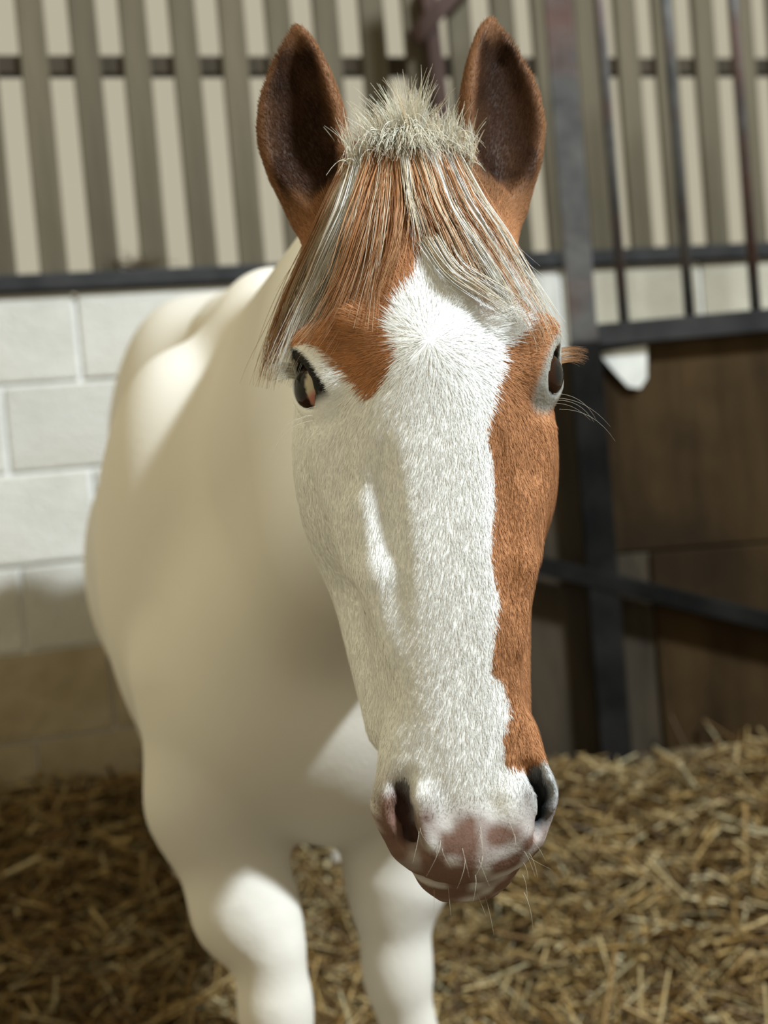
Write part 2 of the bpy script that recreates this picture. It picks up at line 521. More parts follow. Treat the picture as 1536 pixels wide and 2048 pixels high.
def cap(A, B, r0, r1, k=0.02, op='add', flat=None, ratio=1.0):
    """tapered capsule; with flat = a direction, its section is scaled by 1/ratio along it"""
    A = np.array(A, float); B = np.array(B, float)
    m = max(r0, r1) * max(1.0, ratio) + k * 1.2 + 0.006
    sl = sub(np.minimum(A, B) - m, np.maximum(A, B) + m)
    ax = B - A; L2 = float(ax @ ax)
    x, y, z = grid(sl)
    x = x - np.float32(A[0]); y = y - np.float32(A[1]); z = z - np.float32(A[2])
    t = np.clip((x * np.float32(ax[0]) + y * np.float32(ax[1]) + z * np.float32(ax[2])) / np.float32(L2), 0, 1)
    qx, qy, qz = x - t * np.float32(ax[0]), y - t * np.float32(ax[1]), z - t * np.float32(ax[2])
    d2 = qx * qx + qy * qy + qz * qz
    if flat is not None:
        f = np.array(flat, float); f -= ax * (f @ ax) / L2; f /= np.linalg.norm(f)
        w = qx * np.float32(f[0]) + qy * np.float32(f[1]) + qz * np.float32(f[2])
        d2 = d2 - w * w * np.float32(1 - 1 / ratio ** 2)
    merge(sl, np.sqrt(np.maximum(d2, 1e-12)) - (np.float32(r0) + t * np.float32(r1 - r0)), np.float32(k), op)
HE = (HR, HN, HU)
def hell(c, r, k=1.5, op='add', e=None):
    ell(hpt(*c), np.array(r) * 0.01, k * 0.01, HE if e is None else e, op)
def hcap(a, b, r0, r1, k=1.5, op='add'):
    cap(hpt(*a), hpt(*b), r0 * 0.01, r1 * 0.01, k * 0.01, op)

# ---- trunk (s runs back along the spine, q across, z up)
BO = np.array([-0.085, 1.95, 0.0])
BK = np.array([-0.196, 0.980, 0.0]); BK /= np.linalg.norm(BK)
BX = np.array([BK[1], -BK[0], 0.0])
BE = (BX, BK, UPV)
def bpt(s, q, z): return BO + BK * s + BX * q + UPV * z
def bell(s, q, z, rq, rs, rz, k=0.08): ell(bpt(s, q, z), (rq, rs, rz), k, BE)
bell(0.80, 0, 1.04, 0.315, 0.55, 0.34)
bell(0.42, 0, 1.05, 0.265, 0.40, 0.36)
for q in (-1, 1):
    bell(0.27, 0.155 * q, 1.08, 0.13, 0.20, 0.32, 0.10)
    bell(0.05, 0.105 * q, 0.95, 0.115, 0.14, 0.19, 0.06)
    bell(1.14, 0.085 * q, 1.205, 0.165, 0.27, 0.345, 0.06)
    cap(bpt(1.14, 0.15 * q, 1.02), bpt(1.30, 0.15 * q, 0.66), 0.13, 0.075, 0.08)
bell(0.07, 0.0, 0.92, 0.155, 0.17, 0.225, 0.07)
cap(bpt(0.28, 0, 1.44), bpt(0.62, 0, 1.44), 0.075, 0.07, 0.12)
cap(bpt(0.62, 0, 1.40), bpt(1.10, 0, 1.46), 0.085, 0.09, 0.12)
# tail
cap(bpt(1.36, 0, 1.36), bpt(1.42, 0, 1.10), 0.035, 0.05, 0.04)
# ---- neck
poll_b = hpt(0, -9, 9)
nb = bpt(0.22, 0, 1.17)
cap(nb, poll_b, 0.165, 0.080, 0.07, flat=UPV, ratio=1.45)
cap(bpt(0.20, 0, 1.40), hpt(0, -7, 16), 0.062, 0.045, 0.08)
cap(bpt(0.12, 0, 1.02), hpt(0, -12, -2), 0.13, 0.065, 0.07)
# ---- forelegs
def leg(pts, k=0.03):
    for (A, ra), (B, rb) in zip(pts[:-1], pts[1:]):
        cap(A, B, ra, rb, k)
def at(px, py, d):
    return CAM + ((px - 768) / FPX * CR - (py - 1024) / FPX * CU + CF) * d
def foreleg(elbow, knee, foot):
    e = np.array(elbow); kn = np.array(knee); ft = np.array(foot)
    leg([(e + (0, 0.03, 0.16), 0.095), (e, 0.080), (e * 0.45 + kn * 0.55, 0.062), (kn + (0, 0, 0.07), 0.047)], 0.05)
    ell(kn, (0.052, 0.052, 0.062), 0.03)
    leg([(kn + (0, 0, -0.05), 0.043), (kn * 0.5 + ft * 0.5, 0.034), (ft + (0, 0.02, 0.13), 0.038)], 0.03)
    cap(ft + (0, 0.01, 0.11), ft + (0, -0.02, 0.06), 0.036, 0.042, 0.02)
    cap(ft + (0, -0.02, 0.06), ft + (0, -0.03, 0.035), 0.046, 0.056, 0.01)
foreleg(at(424, 1600, 2.02), at(550, 2005, 1.99), (-0.130, 1.97, 0.06))
foreleg(at(790, 1600, 2.10), at(793, 1915, 2.10), (0.03, 2.10, 0.06))
# ---- hind legs
for q, sx in ((-1, 0.0), (1, 0.05)):
    leg([(bpt(1.34, 0.16 * q, 0.68), 0.078), (bpt(1.42, 0.15 * q + sx, 0.52), 0.048), (bpt(1.40, 0.15 * q + sx, 0.44), 0.046),
         (bpt(1.36, 0.15 * q + sx, 0.20), 0.034), (bpt(1.33, 0.15 * q + sx, 0.10), 0.045), (bpt(1.30, 0.15 * q + sx, 0.06), 0.052)], 0.03)

# ---- head: skull and nose as a loft of superelliptic sections
ST = np.array([  # c, half-width, front, back, level of widest
    (23.0, 2.0, -3.5, -8.0, -6.0), (20.5, 4.6, 0.0, -10.5, -4.5), (17.0, 6.6, 3.0, -12.5, -3.5), (12.0, 8.2, 5.4, -13.0, -3.0),
    (6.0, 9.1, 6.7, -13.0, -2.0), (0.0, 9.0, 7.1, -12.0, -2.0), (-5.0, 8.4, 6.9, -11.0, -2.0), (-10.0, 7.5, 6.5, -9.5, -1.5),
    (-15.0, 6.9, 6.1, -8.5, -1.5), (-20.0, 6.3, 5.6, -7.6, -1.2), (-25.0, 5.8, 5.0, -7.0, -1.0), (-29.0, 5.6, 4.6, -6.6, -0.8),
    (-32.5, 5.6, 4.2, -6.2, -0.5), (-35.5, 5.2, 3.5, -5.8, -0.5), (-38.0, 4.5, 2.2, -5.2, -0.8), (-39.8, 3.5, 0.8, -4.5, -1.5), (-41.0, 2.0, -0.9, -3.4, -2.2)])
ST = ST[::-1]
sl = sub(hpt(0, -3, -10) - np.array([0.14, 0.24, 0.36]), hpt(0, -3, -10) + np.array([0.14, 0.22, 0.36]))
la, lb, lc = local(sl, HO, HE)
la, lb, lc = la * 100, lb * 100, lc * 100
def cubic(x, xp, fp):
    """smooth (monotone Hermite) interpolation"""
    xp = np.asarray(xp, float); fp = np.asarray(fp, float)
    h = np.diff(xp); s = np.diff(fp) / h
    m = np.zeros_like(fp); m[1:-1] = np.where(s[:-1] * s[1:] > 0, 2 * s[:-1] * s[1:] / (s[:-1] + s[1:] + 1e-12), 0)
    m[0] = s[0]; m[-1] = s[-1]
    xc = np.clip(x, xp[0], xp[-1])
    i = np.clip(np.searchsorted(xp, xc) - 1, 0, len(h) - 1)
    t = (xc - xp[i]) / h[i]
    return ((1 + 2 * t) * (1 - t) ** 2 * fp[i] + t * (1 - t) ** 2 * h[i] * m[i] + t * t * (3 - 2 * t) * fp[i + 1] + t * t * (t - 1) * h[i] * m[i + 1])
tab_c = np.linspace(-45, 27, 1500)
def look(col):
    tb = cubic(tab_c, ST[:, 0], ST[:, col]).astype(np.float32)
    i = np.clip(((lc + 45) * (1499 / 72.0)).astype(np.int32), 0, 1499)
    return tb[i]
w_, f_, b_, m_ = look(1), look(2), look(3), look(4)
dep = np.where(lb > m_, f_ - m_, m_ - b_)
pw = (2.2 + 0.75 * np.clip((-lc - 2) / 8, 0, 1) * np.clip((lc + 33) / 6, 0, 1) * (lb > m_)).astype(np.float32)
Rr = ((np.abs(la) / w_) ** pw + (np.abs(lb - m_) / dep) ** pw) ** (1 / pw)
d = (Rr - 1) * np.minimum(w_, dep) * 0.92
d = np.maximum(d, np.maximum(lc - 23.0, -41.0 - lc))
merge(sl, (d * 0.01).astype(np.float32), 0.035, 'add')
del la, lb, lc, w_, f_, b_, m_, dep, Rr, d

for q in (-1, 1):
    hell((6.5 * q, -6.8, -5.0), (4.7, 8.0, 9.8), 3.0)                   # cheek
    hcap((6.2 * q, -11.0, -10), (4.3 * q, -5.8, -27), 3.2, 2.4, 3.0)     # jaw bar
    hell((8.3 * q, 1.2, 0.9), (2.5, 3.1, 3.3), 1.8)                     # orbit
    hcap((6.0 * q, 5.0, 3.6), (9.3 * q, 1.8, 3.0), 1.2, 1.3, 1.8)       # brow
    hell((8.6 * q, 4.2, 7.6), (2.0, 1.8, 2.6), 2.0, 'cut')              # hollow over the eye
    hcap((8.6 * q, 1.0, -5.0), (6.9 * q, 1.0, -15.0), 1.0, 0.7, 2.2)    # facial crest
    hell((5.0 * q, 6.2, -14), (1.0, 1.5, 6.5), 1.6, 'cut')
    hcap((6.2 * q, 3.2, -11), (5.5 * q, 3.4, -16), 0.4, 0.55, 2.4)
    hcap((5.5 * q, 3.4, -16), (4.9 * q, 3.1, -22), 0.55, 0.4, 2.2)              # hollow beside the nasal bone
    hell((6.6 * q, 1.5, -24), (1.2, 2.2, 4.5), 1.8, 'cut')
    hcap((4.4 * q, 1.6, -29.0), (5.0 * q, 1.5, -33.5), 1.2, 1.8, 2.5)   # nostril wing
    hcap((5.0 * q, 1.4, -33.5), (4.5 * q, 1.0, -36.3), 1.8, 1.5, 1.2)
    hcap((3.2 * q, 3.0, -33.2), (3.6 * q, 2.6, -36.0), 1.0, 1.1, 1.2)   # inner rim
hell((0, 1.2, -36.9), (4.5, 2.6, 2.9), 1.5)                             # upper lip
hell((0, -2.8, -38.8), (3.5, 3.3, 2.3), 1.0)                            # lower lip and chin
for q in (-1, 1):
    hcap((5.6 * q, -2.2, -35.0), (3.3 * q, 0.8, -39.2), 0.30, 0.28, 0.6, 'cut')     # mouth line
    hcap((3.3 * q, 0.8, -39.2), (0, 1.5, -39.9), 0.28, 0.28, 0.6, 'cut')
    # nostril: a comma-shaped slit running inwards
    if q < 0: N4 = [((4.3, 3.9, -31.2), 0.45), ((4.9, 3.5, -32.2), 0.70), ((4.9, 3.3, -34.0), 0.80), ((4.5, 3.0, -35.8), 0.70), ((3.7, 3.2, -37.0), 0.30)]
    else: N4 = [((4.7, 3.6, -31.2), 0.45), ((5.5, 3.1, -32.0), 0.75), ((5.8, 2.6, -33.6), 0.80), ((5.5, 2.4, -35.2), 0.60), ((4.9, 2.5, -36.2), 0.30)]
    for (A, ra), (B, rb) in zip(N4[:-1], N4[1:]):
        hcap((A[0] * q, A[1], A[2]), (B[0] * q, B[1], B[2]), ra, rb, 0.6, 'cut')
        hcap(((A[0] - .3) * q, A[1] - 1.5, A[2] + .3), ((B[0] - .3) * q, B[1] - 1.5, B[2] + .3), ra * .95, rb * .95, 0.5, 'cut')
# ---- ears: hollow spindles
EARS = []
EAR_T = np.array([0, .12, .28, .45, .6, .75, .88, .96, 1.0])
EAR_W = np.array([2.7, 3.2, 3.75, 3.95, 3.6, 2.8, 1.7, 0.85, 0.25])
EAR_C = np.array([0.0, 0.15, 0.5, 0.75, 0.75, 0.55, 0.25, 0.05, 0.0])
def ear(q):
    base = hpt(7.4 * q, -2.2, 15.0); tip = hpt(8.3 * q, -1.8, 32.6)
    e3 = (tip - base) / np.linalg.norm(tip - base)
    e2 = HN * 0.96 + HR * 0.28 * q; e2 -= e3 * (e2 @ e3); e2 /= np.linalg.norm(e2)
    e1 = np.cross(e2, e3) * (1 if np.cross(e2, e3) @ HR * q > 0 else -1)     # outwards
    Ln = np.linalg.norm(tip - base) * 100
    EARS.append((base, e1, e2, e3, Ln))
    sl = sub((base + tip) / 2 - np.array([0.075, 0.07, 0.125]), (base + tip) / 2 + np.array([0.075, 0.07, 0.125]))
    p1, p2, p3 = [v * 100 for v in local(sl, base, (e1, e2, e3))]
    t = np.clip(p3 / np.float32(Ln), 0, 1)
    tg = np.linspace(0, 1, 400)
    i = (t * 399).astype(np.int32)
    w = cubic(tg, EAR_T, EAR_W).astype(np.float32)[i]; c = cubic(tg, EAR_T, EAR_C).astype(np.float32)[i]
    w = w * np.clip(1 + p3 / np.float32(4.0), 0.1, 1)
    dd = w * np.float32(0.66)
    out = np.sqrt(((p1 - c) / w) ** 2 + (p2 / dd) ** 2)
    d = (out - 1) * dd
    d = np.maximum(d, np.maximum(p3 - np.float32(Ln), -p3 - 3.4))
    merge(sl, (d * 0.01).astype(np.float32), 0.022, 'add')
    wi = np.maximum((w * np.float32(0.86) - 0.40) * np.clip((t - 0.05) / 0.30, 0, 1) ** 0.55 * np.clip((0.97 - t) / 0.18, 0, 1) ** 0.5, 0.02)
    inn = np.sqrt(((p1 - c) / wi) ** 2 + ((p2 - w * np.float32(0.50)) / (wi * np.float32(0.98))) ** 2)
    di = (inn - 1) * wi * 0.8
    di = np.maximum(di, np.maximum(0.8 - p3, p3 - np.float32(Ln * 0.93)))
    merge(sl, (di * 0.01).astype(np.float32), 0.010, 'cut')
ear(-1); ear(1)
# ---- eyelids and openings
EYES = []
for q in (-1, 1):
    Ce = (8.15 * q, 1.3, -0.6)
    ne = np.array([0.86 * q, 0.50, 0.06]); ne /= np.linalg.norm(ne)
    ln = np.array([0.16 * q, -0.40, 0.90]); ln -= ne * (ln @ ne); ln /= np.linalg.norm(ln)
    sh = np.cross(ne, ln)
    W3 = lambda v: HR * v[0] + HN * v[1] + HU * v[2]
    EYES.append((q, Ce, ne, ln, sh))
    hell(Ce, (2.75, 2.75, 2.75), 1.2)
    c2 = np.array(Ce) + ne * 2.75
    ell(hpt(*c2), np.array([1.6, 2.15, 1.42]) * 0.01, 0.004, [W3(ne), W3(ln), W3(sh)], 'cut')
    c3 = np.array(Ce) + ne * 1.2
    ell(hpt(*c3), np.array([1.5, 1.95, 1.25]) * 0.01, 0.003, [W3(ne), W3(ln), W3(sh)], 'cut')

# ---- surface nets on the uneven grid
def surface_nets(V):
    S = V < 0
    nx, ny, nz = V.shape
    cnt = np.zeros((nx - 1, ny - 1, nz - 1), np.uint8)
    for i in (0, 1):
        for j in (0, 1):
            for k in (0, 1):
                cnt += S[i:nx - 1 + i, j:ny - 1 + j, k:nz - 1 + k]
    act = (cnt > 0) & (cnt < 8)
    I, J, K = np.nonzero(act)
    vid = np.full(act.shape, -1, np.int32)
    vid[I, J, K] = np.arange(len(I))
    P = np.zeros((len(I), 3)); n = np.zeros(len(I))
    cor = [(i, j, k) for i in (0, 1) for j in (0, 1) for k in (0, 1)]
    vals = {c: V[I + c[0], J + c[1], K + c[2]].astype(float) for c in cor}
    def cpos(c): return np.stack([GX[I + c[0]], GY[J + c[1]], GZ[K + c[2]]], 1).astype(float)
    for a in cor:
        for ax in range(3):
            if a[ax] == 0:
                b = list(a); b[ax] = 1; b = tuple(b)
                va, vb = vals[a], vals[b]
                m = (va < 0) != (vb < 0)
                t = va[m] / (va[m] - vb[m])
                pa, pb = cpos(a)[m], cpos(b)[m]
                P[m] += pa + (pb - pa) * t[:, None]
                n[m] += 1
    P /= n[:, None]
    faces = []
    for ax in range(3):
        o1, o2 = [(1, 2), (2, 0), (0, 1)][ax]
        s0 = [slice(None)] * 3; s1 = [slice(None)] * 3
        s0[ax] = slice(0, -1); s1[ax] = slice(1, None)
        for o in (o1, o2):
            s0[o] = slice(1, -1); s1[o] = slice(1, -1)
        A = S[tuple(s0)]; B = S[tuple(s1)]
        idx = np.stack(np.nonzero(A != B), 1)
        inside = A[idx[:, 0], idx[:, 1], idx[:, 2]]
        idx[:, o1] += 1; idx[:, o2] += 1
        def v(d1, d2):
            q = idx.copy(); q[:, o1] -= d1; q[:, o2] -= d2
            return vid[q[:, 0], q[:, 1], q[:, 2]]
        f = np.stack([v(1, 1), v(0, 1), v(0, 0), v(1, 0)], 1)
        f[~inside] = f[~inside][:, ::-1]
        faces.append(f)
    return P, np.concatenate(faces)
BV, BQ = surface_nets(V)
del V
# one light smoothing pass (Taubin) away from the fine head detail
def relax(P, Q, it, lam):
    e = np.concatenate([Q[:, [0, 1]], Q[:, [1, 2]], Q[:, [2, 3]], Q[:, [3, 0]]])
    e = np.concatenate([e, e[:, ::-1]])
    deg = np.bincount(e[:, 0], minlength=len(P)).astype(float)
    for _ in range(it):
        for l in (lam, -lam * 1.03):
            acc = np.stack([np.bincount(e[:, 0], P[e[:, 1], k], len(P)) for k in range(3)], 1) / deg[:, None]
            P = P + l * (acc - P)
    return P
BV = relax(BV, BQ, 4, 0.5)

def to_head(P):
    q = (P - HO) * 100
    return q @ HR, q @ HN, q @ HU

# ---- coat markings, in head coordinates
def in_poly(x, y, poly):
    inside = np.zeros(len(x), bool)
    n = len(poly)
    for i in range(n):
        x1, y1 = poly[i]; x2, y2 = poly[(i + 1) % n]
        c = (y1 > y) != (y2 > y)
        xi = (x2 - x1) * (y - y1) / (y2 - y1 + 1e-12) + x1
        inside ^= c & (x < xi)
    return inside
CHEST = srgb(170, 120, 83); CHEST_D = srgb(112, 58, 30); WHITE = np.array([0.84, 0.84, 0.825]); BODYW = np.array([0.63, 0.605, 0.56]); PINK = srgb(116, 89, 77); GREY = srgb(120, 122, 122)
DARK = np.array([0.012, 0.011, 0.010])
BROWN_L = [(-0.1, 9.2), (-0.7, 7.5), (-1.5, 5.9), (-2.6, 4.2), (-3.6, 2.8), (-3.0, 1.9), (-2.6, 0.3), (-3.2, -0.9), (-3.9, -1.8), (-5.1, -2.9), (-5.8, -1.6), (-6.9, 0.3), (-8.2, 1.7), (-9.6, 2.6), (-12, 2.9), (-20, 3), (-20, 40), (-0.1, 40)]
BROWN_R = [(-0.1, 40), (-0.1, 9.0), (1.4, 8.9), (3.1, 8.0), (5.3, 5.8), (5.9, 3.9), (8.0, 3.2), (7.7, 2.2), (5.3, 1.1), (5.3, -0.7), (4.7, -2.7), (3.8, -4.6), (3.5, -7.3), (3.7, -9.7), (3.45, -13.2), (3.3, -16.2), (3.4, -18.9), (2.9, -20.7), (2.5, -24.1), (3.5, -25.3), (3.8, -26.6), (2.9, -28.8), (2.8, -30.6), (3.6, -31.6), (5.0, -31.6), (6.2, -30.9), (7.2, -31.5), (20, -33), (20, 40)]
def n3(P, s, seed):
    return vnoise(P[:, 0] + P[:, 1] * 0.37, P[:, 2] - P[:, 1] * 0.53, s, seed)
def coat(P, jit=0.0):
    """colour of the hair growing at points P"""
    a, b, c = to_head(P)
    n = len(P)
    ja = (n3(P, 60, 3) - 0.5) * 0.5 + rng.normal(0, jit, n)
    jc = (n3(P, 60, 4) - 0.5) * 0.5 + rng.normal(0, jit, n)
    A, Cc = a + ja, c + jc
    head = (b > -16) & (P[:, 1] < 1.62)
    br = (in_poly(A, Cc, BROWN_L) | in_poly(A, Cc, BROWN_R)) & head
    bj = b + 3.0 * (n3(P, 30, 12) - 0.5) + 1.5 * (n3(P, 90, 13) - 0.5)
    br &= ~((a < 0) & (bj < -6.5 + 0.28 * (c - 9)) & (c + 0.5 * (bj - b) < 15))                 # white neck behind the left temple
    col = np.tile(WHITE, (n, 1))
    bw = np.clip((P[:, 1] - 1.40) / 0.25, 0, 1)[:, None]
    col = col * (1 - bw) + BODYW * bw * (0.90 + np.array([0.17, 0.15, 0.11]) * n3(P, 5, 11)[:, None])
    m = n3(P, 14, 5)[:, None]
    bc = CHEST * (0.80 + 0.35 * m) * (1 - 0.55 * np.clip((c - 11.5) / 4, 0, 1))[:, None]
    col[br] = bc[br]
    # dark hair inside the ears
    for base, e1, e2, e3, Ln in EARS:
        dp = (P - base) * 100
        t = np.clip((dp @ e3) / Ln, 0, 1)
        w = cubic(t, EAR_T, EAR_W); cn = cubic(t, EAR_T, EAR_C)
        inn = np.sqrt((((dp @ e1) - cn) / (w * 0.80)) ** 2 + ((dp @ e2 - w * 0.50) / (w * 0.85)) ** 2)
        g = np.clip((1.14 - inn) / 0.25, 0, 1) * np.clip((dp @ e3 - 0.8) / 2.0, 0, 1) * np.clip((Ln * 0.95 - dp @ e3) / 2.0, 0, 1) * (np.abs(dp @ e1) < 6) * (0.84 + 0.16 * n3(P, 50, 9))
        col = col * (1 - g[:, None]) + srgb(36, 20, 11) * g[:, None]
    # grey and pink skin of the muzzle
    mz = np.clip((-32.9 - c + 1.6 * (n3(P, 45, 6) - 0.5) * 2 - 0.10 * a) / 2.6, 0, 1) * (b > -8)
    nlf = np.clip(1.5 - np.sqrt(((a + 5.6) / 1.6) ** 2 + ((c + 34) / 3.0) ** 2), 0, 1)
    mz = np.maximum(mz, nlf * (b > -5))
    sp = np.clip(0.45 + 1.1 * n3(P, 80, 7) * mz, 0, 1)
    pk = PINK * (0.82 + 0.3 * n3(P, 30, 8)[:, None])
    t = (mz * sp)[:, None]
    col = col * (1 - t) + pk * t
    dn = np.sqrt((a - 6.3) ** 2 + (c + 33.2) ** 2)
    g = (np.clip(1.4 - dn / 2.2, 0, 1) * (b > -8))[:, None] * (~br)[:, None] * 0.75
    col = col * (1 - g) + GREY * g
    dnl = np.sqrt((np.abs(a) - 5.2) ** 2 + ((c + 34) / 1.7) ** 2)
    # nostril lining
    nl = np.clip((1.7 - dnl) / 0.8, 0, 1) * np.clip((3.1 - b) / 1.2, 0, 1) * (b > -2) * (np.abs(a) > 3.6)
    lin = np.where((a > 0)[:, None], srgb(40, 42, 44), srgb(88, 62, 56))
    col = col * (1 - nl[:, None]) + lin * nl[:, None]
    # eyelid skin
    for q, Ce, ne, ln, sh in EYES:
        d3 = np.stack([a, b, c], 1) - np.array(Ce)
        pl, ps, pn = d3 @ ln, d3 @ sh, d3 @ ne
        rr = np.sqrt((pl / 2.15) ** 2 + (ps / 1.42) ** 2)
        ok = (pn > 0) & (pn < 5)
        if q > 0:
            g = np.clip((1.75 - rr) / 0.35, 0, 1) * ok
            col = col * (1 - g[:, None]) + srgb(150, 148, 140) * g[:, None]
            g = np.clip((1.08 - rr) / 0.12, 0, 1) * ok
        else:
            g = np.clip((1.20 + 0.42 * np.clip(ps, -0.5, 1) - rr) / 0.12, 0, 1) * ok * np.clip((pl + 2.4) / 0.6, 0, 1)
        col = col * (1 - g[:, None]) + DARK * 1.5 * g[:, None]
    return np.clip(col, 0, 1)
horse = empty('horse', (-0.25, 2.4, 0.12))
tag(horse, 'chestnut and white pinto horse with a broad white blaze facing the camera', 'horse')
def hchild(name, me, mat, par=None):
    o = link(name, me, mat)
    o.parent = par or horse
    o.location = -horse.location if par is None else (0, 0, 0)
    return o
bme = mesh_np('body', BV, BQ)
col = coat(np.array(BV))
# hooves
hz = BV[:, 2] < 0.13
col[hz] = srgb(70, 60, 50)
# inner ear is darker brown skin
a_, b_, c_ = to_head(BV)
add_color(bme, col)
body = hchild('body', bme, M_body)
NV = np.zeros(len(BV) * 3, np.float32)
bme.vertex_normals.foreach_get('vector', NV)
NV = NV.reshape(-1, 3).astype(float)

# ---- eyeballs
def uv_sphere(nu, nv):
    th = np.linspace(0, np.pi, nv + 1); ph = np.arange(nu) * 2 * np.pi / nu
    v = np.stack([np.outer(np.sin(th), np.cos(ph)), np.outer(np.sin(th), np.sin(ph)), np.outer(np.cos(th), np.ones(nu))], -1).reshape(-1, 3)
    i = np.arange(nv)[:, None] * nu; j = np.arange(nu)[None]; j2 = (j + 1) % nu
    q = np.stack([i + j, i + nu + j, i + nu + j2, i + j2], -1).reshape(-1, 4)
    return v, q
m, N, L, bs = new_mat('eyeball')
at_ = N.new('ShaderNodeAttribute'); at_.attribute_name = 'Col'
L.new(at_.outputs['Color'], bs.inputs['Base Color'])
bs.inputs['Roughness'].default_value = 0.06
bs.inputs['Specular IOR Level'].default_value = 0.15
bs.inputs['Coat Roughness'].default_value = 0.03
M_eye = m
EYEOBJ = []
sv, sq = uv_sphere(48, 32)
for q, Ce, ne, ln, sh in EYES:
    W3 = lambda v: HR * v[0] + HN * v[1] + HU * v[2]
    R3 = np.array([W3(ln), W3(sh), W3(ne)])
    bulge = 1 + 0.07 * np.clip((sv[:, 2] - 0.55) / 0.45, 0, 1)[:, None] ** 1.0
    pts = hpt(*(np.array(Ce) + ne * 0.22)) + (sv * 0.0240 * bulge) @ R3
    fwd = np.array([0.25 * q, 0.97 - 0.9, 0.0])
    ec = np.tile(DARK, (len(sv), 1))
    ex, ey, ez = sv[:, 0] * 2.36, sv[:, 1] * 2.36, sv[:, 2]
    rim = np.sqrt((ex / 1.75) ** 2 + (ey / 1.30) ** 2)
    iris = np.clip((rim - 0.55) / 0.2, 0, 1)[:, None]
    ec = ec * (1 - iris) + srgb(44, 26, 16) * iris
    if q < 0:
        side = 0.86 * ey - 0.5 * ex
        wht = np.clip((side - 0.78) / 0.12, 0, 1)[:, None]
        ec = ec * (1 - wht) + srgb(178, 168, 146) * wht
        car = np.clip((-ex - 1.05) / 0.35, 0, 1)[:, None] * wht
        ec = ec * (1 - car) + srgb(170, 112, 98) * car
    me = mesh_np('eye', pts, sq)
    add_color(me, ec)
    EYEOBJ.append(hchild('eye', me, M_eye))
# ------------------------------------------------------------------ hair
def norm(v): return v / (np.linalg.norm(v, axis=-1, keepdims=True) + 1e-9)
def tubes(P, R, cols, sides=3):
    """P (n,m,3) strand points, R (n,m) radii, cols (n,m,3) -> mesh of thin tubes"""
    n, m, _ = P.shape
    T = norm(np.gradient(P, axis=1))
    ref = np.array([0.31, 0.83, 0.46])
    S = norm(np.cross(T, ref)); U = np.cross(T, S)
    ring = []
    for k in range(sides):
        th = 2 * np.pi * k / sides
        ring.append(P + (S * math.cos(th) + U * math.sin(th)) * R[..., None])
    Vv = np.stack(ring, 2).reshape(-1, 3)
    i = np.arange(n)[:, None, None] * m * sides + np.arange(m - 1)[None, :, None] * sides
    k = np.arange(sides)[None, None]; k2 = (k + 1) % sides
    Q = np.stack([i + k, i + k2, i + sides + k2, i + sides + k], -1).reshape(-1, 4)
    C = np.repeat(cols[:, :, None], sides, 2).reshape(-1, 3)
    return Vv, Q, C
def tube_obj(name, P, R, cols, mat, par=None, sides=3):
    Vv, Q, C = tubes(P, R, cols, sides)
    me = mesh_np(name, Vv, Q)
    add_color(me, C)
    return hchild(name, me, mat, par)

# ---- short coat on the head, lying along the growth direction
tri = np.concatenate([BQ[:, [0, 1, 2]], BQ[:, [0, 2, 3]]])
cen = BV[tri].mean(1)
ta, tb, tc = to_head(cen)
keep = (cen[:, 1] < 1.50) & (tc > -41.5) & (tb > -13) & (np.abs(ta) < 15) & (tc < 34)
tri = tri[keep]; ta, tb, tc = ta[keep], tb[keep], tc[keep]
ar = 0.5 * np.linalg.norm(np.cross(BV[tri[:, 1]] - BV[tri[:, 0]], BV[tri[:, 2]] - BV[tri[:, 0]]), axis=1)
NF = 290000
pick = rng.choice(len(tri), NF, p=ar / ar.sum())
u1, u2 = rng.random(NF), rng.random(NF)
fl = u1 + u2 > 1
u1[fl], u2[fl] = 1 - u1[fl], 1 - u2[fl]
T3 = tri[pick]
w3 = np.stack([1 - u1 - u2, u1, u2], 1)[..., None]
FP = (BV[T3] * w3).sum(1); FN = norm((NV[T3] * w3).sum(1))
a, b, c = to_head(FP)
WH = np.array([-0.4, 7.0, 1.3])
d3 = np.stack([a, b, c], 1) - WH
rad = np.linalg.norm(d3, axis=1)
down = np.stack([0.10 * np.sign(a) + 0.02 * a, -0.25 * np.ones(NF), -np.ones(NF)], 1)
upd = np.stack([0.05 * a, -0.3 * np.ones(NF), np.ones(NF)], 1)
flow = np.where((c < -4)[:, None], down, norm(d3))
mixd = np.clip((-c - 1.5) / 7, 0, 1)[:, None]
flow = np.where((c < 2)[:, None], norm(d3) * (1 - mixd) + norm(down) * mixd, norm(d3))
mu = np.clip((c - 8) / 6, 0, 1)[:, None]
flow = flow * (1 - mu) + norm(upd) * mu
FD = flow[:, :1] * HR + flow[:, 1:2] * HN + flow[:, 2:] * HU
FD = FD + rng.normal(0, 0.16, FD.shape)
FD = norm(FD - FN * (FD * FN).sum(1, keepdims=True))
earm = c > 16.0
muz = np.clip((-31.5 - c) / 3.5, 0, 1)
FL = 0.0058 + 0.0055 * np.clip((c + 6) / 8, 0, 1) * (np.abs(a) < 8)
FL = FL * (1 - 0.84 * muz)
FL = np.where(earm, 0.0065, FL) * rng.uniform(0.6, 1.25, NF)
nearE = np.zeros(NF, bool)
for q, Ce, ne, ln, sh in EYES:
    e3 = np.stack([a, b, c], 1) - np.array(Ce)
    rr = np.sqrt(((e3 @ ln) / 2.15) ** 2 + ((e3 @ sh) / 1.42) ** 2)
    fac = np.clip((rr - 1.0) / 1.0, 0.0, 1)
    FL = np.where((e3 @ ne > 0) & (a * q > 0), FL * (0.12 + 0.88 * fac), FL)
    nearE |= (e3 @ ne > 0) & (rr < 1.25) & (a * q > 0)
lift = rng.uniform(0.06, 0.30, NF)
